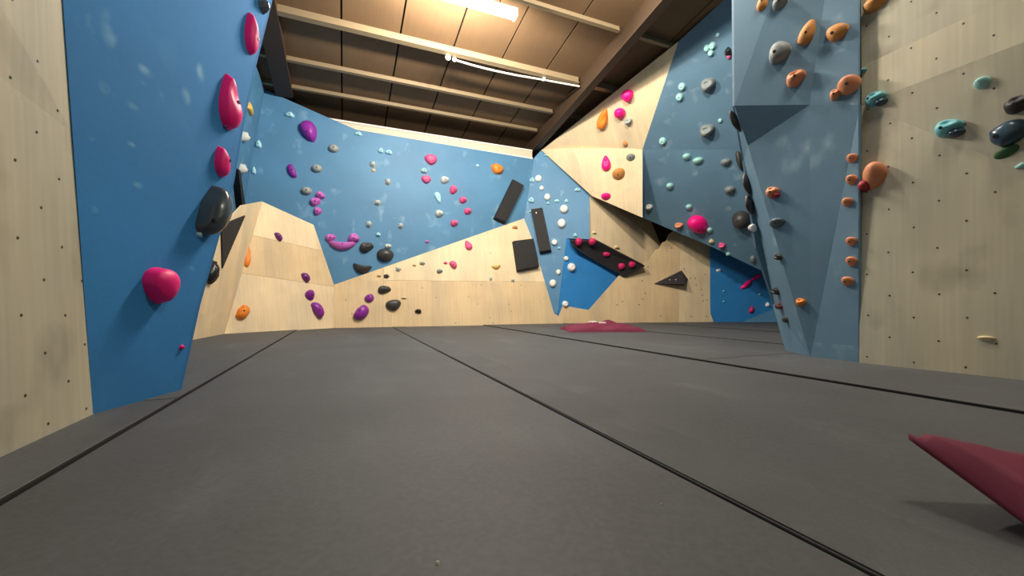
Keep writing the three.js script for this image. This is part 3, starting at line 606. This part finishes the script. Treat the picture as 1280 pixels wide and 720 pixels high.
// --- blue overhang
hold(887, 63, 16, 17, 'cluster', 'mint', 0, 'pale mint three-lobed cluster hold high on the blue overhang', null, { bolt: 0 });
hold(897, 44, 5, 5, 'round', 'ice', 0, 'tiny pale dot at the top of the blue overhang', null);
many([[852, 109, 9, 9], [849, 122, 9, 9], [828, 177, 9, 9], [900, 151, 5, 5]], 'round', 'mint', 'small pale mint round hold on the blue overhang', 'small mint rounds on the blue overhang');
many([[884, 108, 19, 19], [883, 165, 19, 18]], 'jug', 'stone', 'large grey rounded jug on the blue overhang', 'large grey jugs on the blue overhang', { bolt: [-0.08, -0.15] });
hold(910, 66, 9, 14, 'rock', 'black', 0, 'black and pink hold peeking from behind the right prow', null, { foot: 'rose', fx: 0 });
// --- slate overhang
many([[858, 197, 10, 9], [872, 202, 13, 9], [837, 234, 9, 9], [861, 260, 8, 8], [887, 289, 7, 8]], 'lip', 'mint', 'pale lipped hold on the slate overhang', 'pale lipped holds on the slate overhang', { bolt: 0 });
many([[907, 204, 13, 10], [912, 239, 13, 11]], 'lip', 'stone', 'grey lipped hold on the slate overhang beside the black fins', 'grey lipped holds beside the black fins');
hold(811, 260, 9, 9, 'jug', 'white', 0, 'whitish pink hold at the edge of slate overhang and plywood', null);
hold(872, 284, 22, 27, 'lip', 'pink', 20, 'big neon pink hold on the slate overhang above the peaked ramp', null, { bolt: [0, -0.1] });
hold(848, 283, 11, 9, 'jug', 'peach', 0, 'peach hold at the tip of the peaked ramp', null);
hold(926, 277, 22, 23, 'ball', 'char', 0, 'big dark grey ball hold on the slate overhang', null, { bolt: [-0.1, 0.2] });
hold(941, 285, 10, 12, 'rock', 'white', 0, 'jagged white hold beside the big dark ball', null, { bolt: 0 });
hold(889, 302, 6, 6, 'lump', 'cream', 0, 'tiny cream screw-on at the lower edge of the slate overhang', null);
hold(902, 308, 9, 9, 'jug', 'rose', 0, 'pale pink hold at the lower edge of the slate overhang', null);
hold(910, 318, 5, 5, 'lump', 'mint', 0, 'tiny mint screw-on at the lower edge of the slate overhang', null);
// --- black fins along the edge of the right prow
many([[925, 203, 9, 28, 8], [932, 230, 9, 28, 8], [937, 256, 9, 26, 8]], 'fin', 'char', 'slim black fin hold in the row along the right prow edge', 'black fins along the right prow edge', { bolt: 0, deep: 0.7 });
hold(920, 152, 9, 32, 'fin', 'brown', 6, 'slim dark brown fin hold above the row of black fins', null, { bolt: 0, deep: 0.6, mat: hmat('char') });
hold(941, 325, 7, 13, 'rock', 'stone', 0, 'small black and white hold beside the navy panel', null, { bolt: 0 });
// --- navy panel
hold(933, 355, 7, 17, 'bean', 'pink', -50, 'slanting pink hold on the navy panel', null, { bolt: 0, own: 1 });
hold(946, 346, 6, 14, 'bean', 'pink', -60, 'upper pink hold on the navy panel next to the prow', null, { bolt: 0, own: 1 });
hold(939, 387, 7, 9, 'bean', 'magenta', -20, 'small dull pink hold low on the navy panel', null, { bolt: 0 });
hold(899, 338, 7, 4, 'crimp', 'white', 0, 'small white crimp on the navy panel', null);
many([[905, 364, 3, 3], [905, 377, 3, 3], [950, 368, 3, 3]], 'lump', 'teal', 'tiny teal screw-on on the navy panel', 'tiny teal screw-ons on the navy panel');
hold(960, 381, 5, 7, 'lump', 'white', 0, 'small white screw-on beside the pale blue wedge', null);
// --- right prow
hold(964, 240, 16, 14, 'jug', 'peach', 0, 'peach and red hold alone on the upper right prow', null, { foot: 'red' });
hold(970, 279, 19, 12, 'lip', 'slate', 0, 'dark slate jug on the right prow below the peach hold', null);
many([[972, 322, 9, 11, 20], [969, 365, 10, 12, 20]], 'rock', 'black', 'small black angular hold down the right prow edge', 'small black holds down the prow edge', { bolt: 0 });
hold(973, 383, 11, 11, 'lump', 'maroon', 0, 'small dark red hold low on the prow edge', null, { bolt: 0 });
hold(981, 400, 9, 10, 'rock', 'char', 0, 'small black and white hold at the foot of the prow edge', null, { bolt: 0 });
hold(1000, 378, 12, 11, 'jug', 'orange', 0, 'single orange jug low on the right prow', null, { bolt: 0 });
many([[1064, 198, 13, 11], [1063, 225, 13, 12], [1058, 253, 13, 11], [1063, 302, 13, 11], [1063, 327, 13, 12], [1058, 352, 14, 12]], 'lip', 'peach', 'small orange foothold in the vertical column beside the worn plywood wall', 'column of small orange footholds');
hold(973, 65, 26, 26, 'shield', 'stone', -35, 'grey rounded hold on the upper right prow among orange holds', null, { bolt: [-0.1, -0.1] });
hold(1009, 39, 18, 30, 'egg', 'tan', -22, 'upright orange almond-shaped hold on the upper right prow', null, { bolt: [0, -0.1] });
hold(1045, 40, 26, 20, 'shield', 'tan', -10, 'wide orange hold near the corner of the upper right prow', null, { bolt: [-0.1, -0.1] });
hold(994, 97, 24, 19, 'jug', 'peach', 15, 'orange peach jug below the grey hold on the upper right prow', null);
hold(1060, 106, 26, 21, 'lip', 'peach', 10, 'large peach hold at the corner beside the plywood wall', null);
hold(1043, 118, 13, 14, 'jug', 'peach', 0, 'small round peach hold tucked under the large peach hold', null);
hold(953, 2, 13, 20, 'egg', 'tan', -20, 'orange hold at the very top of the right prow', null);
hold(974, 3, 20, 15, 'jug', 'stone', 0, 'grey jug at the very top of the right prow', null);
// --- worn plywood wall on the right
hold(1093, 3, 34, 20, 'jug', 'tan', 0, 'brown orange jug high on the worn plywood wall', null, { bolt: 0 });
hold(1092, 123, 24, 18, 'jug', 'teal', 0, 'teal jug on the worn plywood wall next to the blue prow', null, { foot: 'blueblack', bolt: [-0.15, 0.1] });
hold(1183, 160, 31, 22, 'jug', 'teal', -5, 'large teal jug in the middle of the worn plywood wall', null, { foot: 'blueblack', bolt: [-0.1, 0.05] });
hold(1227, 104, 17, 14, 'lip', 'mint', 20, 'small mint hold on the worn plywood wall near the upper crease', null, { bolt: 0 });
hold(1079, 88, 8, 5, 'crimp', 'teal', 0, 'tiny teal crimp at the edge of the worn plywood wall', null, { bolt: 0 });
hold(1271, 130, 32, 22, 'jug', 'char', 5, 'dark grey hold on the worn plywood wall above the long black hold', null, {});
hold(1252, 170, 50, 30, 'bean', 'blueblack', 25, 'long glossy blue-black hold on the worn plywood wall', null, { bolt: [-0.05, 0.05], own: 1 });
hold(1257, 190, 26, 13, 'crimp', 'green', 20, 'flat dark green hold tucked under the long blue-black hold', null, { bolt: 0, deep: 0.5 });
hold(1277, 207, 14, 9, 'lump', 'mint', 0, 'small pale green hold beside the flat green hold', null, { bolt: 0 });
hold(1090, 220, 26, 32, 'lip', 'peach', -15, 'cone-shaped peach and red hold on the worn plywood wall', null, { foot: 'red', fx: -0.04, deep: 1.1, bolt: 0 });
hold(1232, 423, 18, 6, 'crimp', 'cream', 0, 'thin pale crimp low on the worn plywood wall', null, { bolt: 0 });

// ------------------------------------------------------------------ lamps
for (const L of LAMPS) {
  const y = roofY(L.d) - L.drop, c = UD(L.u, L.d, y), g = top('strip_lamp', L.label, 'lamp', { pos: c });
  g.rotation.y = 0.391;
  const h = part('housing', new RoundedBoxGeometry(L.len, 0.05, 0.14, 2, 0.01), M.white, g); h.position.y = 0.035;
  for (const q of [-0.5, 0.5]) { const r = part('hanger', new THREE.CylinderGeometry(0.008, 0.008, 0.34, 6), M.steel, g); r.position.set(q, 0.22, 0); }
  const dif = part('diffuser', new RoundedBoxGeometry(L.len - 0.06, 0.07, 0.13, 3, 0.03), std({ color: 0xffffff, emissive: LAMP_COLOR, emissiveIntensity: L.glow, roughness: 0.5 }), g);
  dif.position.y = -0.02; dif.castShadow = false;
  for (const s of [-1, 1]) { const e = part('end_cap', new RoundedBoxGeometry(0.03, 0.09, 0.145, 2, 0.008), M.white, g); e.position.set(s * (L.len / 2 - 0.015), -0.01, 0); }
  for (let k = 0; k < 5; k++) { const pt = new THREE.PointLight(LAMP_COLOR, L.power / 5, 0, 2); pt.name = 'lamp_light'; pt.position.set((k - 2) * (L.len - 0.1) / 5, -0.1, 0); pt.shadow.radius = 3; pt.castShadow = true; g.add(pt); }
}
{  // invented fill lamp, lifts the dim overhang and ramp
  const c = V3(...ADDED_FLOOD.from), g = top('added_flood_lamp', 'added black fill lamp under the roof, brightening the far overhang', 'lamp', { pos: c }); g.lookAt(...ADDED_FLOOD.to);
  const h = part('housing', new RoundedBoxGeometry(ADDED_FLOOD.w + 0.06, ADDED_FLOOD.h + 0.06, 0.09, 3, 0.02), M.blackVol, g); h.position.z = -0.06;
  const f = part('glass', new THREE.PlaneGeometry(ADDED_FLOOD.w, ADDED_FLOOD.h), std({ color: 0xffffff, emissive: LAMP_COLOR, emissiveIntensity: 5 }), g); f.position.z = -0.01;
  const br = part('bracket', new THREE.CylinderGeometry(0.02, 0.02, 0.5, 8), M.steel, g); br.position.set(0, 0.3, -0.2); br.rotation.x = -0.55;
  const ral = new THREE.RectAreaLight(LAMP_COLOR, ADDED_FLOOD.nits, ADDED_FLOOD.w, ADDED_FLOOD.h); ral.name = 'added_flood_light'; ral.rotation.y = Math.PI; ral.position.z = 0.0; g.add(ral);
}
// ------------------------------------------------------------------ conduit under the purlin
{
  const pl = (() => { const o = 0.17; return plane3(UD(0, 0, roofY(0) - o), UD(1, 0, roofY(0) - o), UD(0, 1, roofY(1) - o)); })();
  const pts = [[567, 74.5], [600, 84], [640, 93], [680, 100], [724, 108]].map(q => onPlane(pl, ...q));
  const g = top('electrical_conduit', 'thin white electrical conduit running under the roof purlin', 'conduit', { pos: pts[0] });
  const lp = pts.map(p => p.clone().sub(pts[0]));
  part('pipe', new THREE.TubeGeometry(new THREE.CatmullRomCurve3(lp), 30, 0.017, 8), M.white, g);
  for (const [x, y, r] of [[560, 72, 0.05], [568, 74.5, 0.04]]) { const b = part('junction_box', new THREE.SphereGeometry(r, 14, 10), M.white, g); b.position.copy(onPlane(pl, x, y).sub(pts[0])); }
  const cl = part('clip', new RoundedBoxGeometry(0.05, 0.07, 0.05, 2, 0.01), M.white, g); cl.position.copy(onPlane(pl, 680, 99).sub(pts[0])); cl.rotation.y = 0.391;
}

// ------------------------------------------------------------------ maroon floor cushions
M.maroon = std({ color: 0x6e1e3c, roughness: 0.8 });
function cushionGeo(w, l, t, heightFn, nx = 56, nz = 44) {
  const pos = [], idx = [];
  for (const s of [1, -1]) for (let j = 0; j <= nz; j++) for (let i = 0; i <= nx; i++) {
    const a = i / nx * 2 - 1, b = j / nz * 2 - 1, pin = 1 - 0.1 * (1 - a * a) * Math.abs(b) ** 2 * 0.6, pin2 = 1 - 0.1 * (1 - b * b) * Math.abs(a) ** 2;
    const puff = Math.pow(Math.max(0, (1 - a ** 4) * (1 - b ** 4)), 0.42);
    const wr = (fbm(a * 3 + 8, b * 3 + 8, 16, 91, 3) - 0.5) * 0.09 * (s > 0 ? 1 : 0.1) + Math.sin(a * 9 + b * 5 + 3 * fbm(a * 2 + 4, b * 2 + 4, 8, 95, 2)) * 0.012 * (s > 0 ? 1 : 0);
    const y = (s > 0 ? t * puff * 0.9 + wr * puff : 0) + 0.008 * s + heightFn(a, b);
    pos.push(a * w / 2 * pin2, Math.max(y, s > 0 ? 0.01 : 0.003), b * l / 2 * pin);
  }
  const W = nx + 1, N = W * (nz + 1);
  for (let j = 0; j < nz; j++) for (let i = 0; i < nx; i++) { const a = j * W + i, b = a + 1, c = a + W, d = c + 1; idx.push(a, c, b, b, c, d, N + a, N + b, N + c, N + b, N + d, N + c); }
  const edge = (a, b) => idx.push(a, b, N + a, b, N + b, N + a);
  for (let i = 0; i < nx; i++) { edge(i, i + 1); edge(nz * W + i + 1, nz * W + i); } for (let j = 0; j < nz; j++) { edge((j + 1) * W, j * W); edge(j * W + nx, (j + 1) * W + nx); }
  const g = new THREE.BufferGeometry(); g.setAttribute('position', new THREE.Float32BufferAttribute(pos, 3)); g.setIndex(idx); g.computeVertexNormals(); return g;
}
{
  const p = onFloor(757, 416), g = top('floor_cushion', 'crumpled maroon floor cushion lying before the plywood ramps', 'cushion', { pos: V3(p.x, 0, p.z - 0.35) });
  g.rotation.y = 0.05;
  const cv = part('cover', cushionGeo(1.34, 0.8, 0.13, (a, b) => 0.03 * Math.exp(-((a - 0.1) ** 2) / 0.3 - ((b + 0.3) ** 2) / 0.3)), M.maroon, g);
  const e = part('emblem', mergeGeometries([(() => { const t = new THREE.TorusGeometry(0.045, 0.014, 6, 16, 4.6); return t; })(), (() => { const t = new THREE.TorusGeometry(0.035, 0.012, 6, 16, 4.6); t.translate(0.06, 0.02, 0); return t; })(), (() => { const t = new THREE.CapsuleGeometry(0.014, 0.11, 4, 8); t.rotateZ(1.57); t.translate(0.19, 0.01, 0); return t; })()]), M.white, g, 'white printed emblem');
  const down = new THREE.Raycaster(V3(-0.1, 2, 0.02), V3(0, -1, 0)).intersectObject(new THREE.Mesh(cv.geometry, M.maroon), false)[0];
  e.rotation.x = -1.1; e.position.set(-0.17, (down ? down.point.y : 0.13) + 0.012, 0.02);
}
{
  const g = top('floor_cushion', 'maroon floor cushion with one corner curled up on the mat', 'cushion', { pos: V3(1.59, 0, -0.63) });
  g.rotation.y = -0.08;
  part('cover', cushionGeo(1.2, 0.75, 0.1, (a, b) => 0.085 * Math.max(0, -b) ** 1.5 + 0.07 * Math.max(0, (-a - 0.5) / 0.5) ** 2 * Math.max(0, (-b - 0.1) / 0.9)), M.maroon, g);
}
tag(part(numbered('chalk_crumb'), (() => { const q = HG.rock.clone(); q.scale(0.009, 0.009, 0.006); q.rotateX(-Math.PI / 2); return q; })(), M.white, scene), 'tiny white chalk crumb on the dark mat', 'chalk').position.copy(onFloor(547, 705));
{ const o = onFloor(827, 631); const m = tag(part(numbered('chalk_crumb'), (() => { const q = HG.rock.clone(); q.scale(0.006, 0.006, 0.004); q.rotateX(-Math.PI / 2); return q; })(), M.white, scene), 'smaller chalk speck on the dark mat near the long seam', 'chalk'); m.position.copy(o); }

shade(scene);
renderer.render(scene, camera);
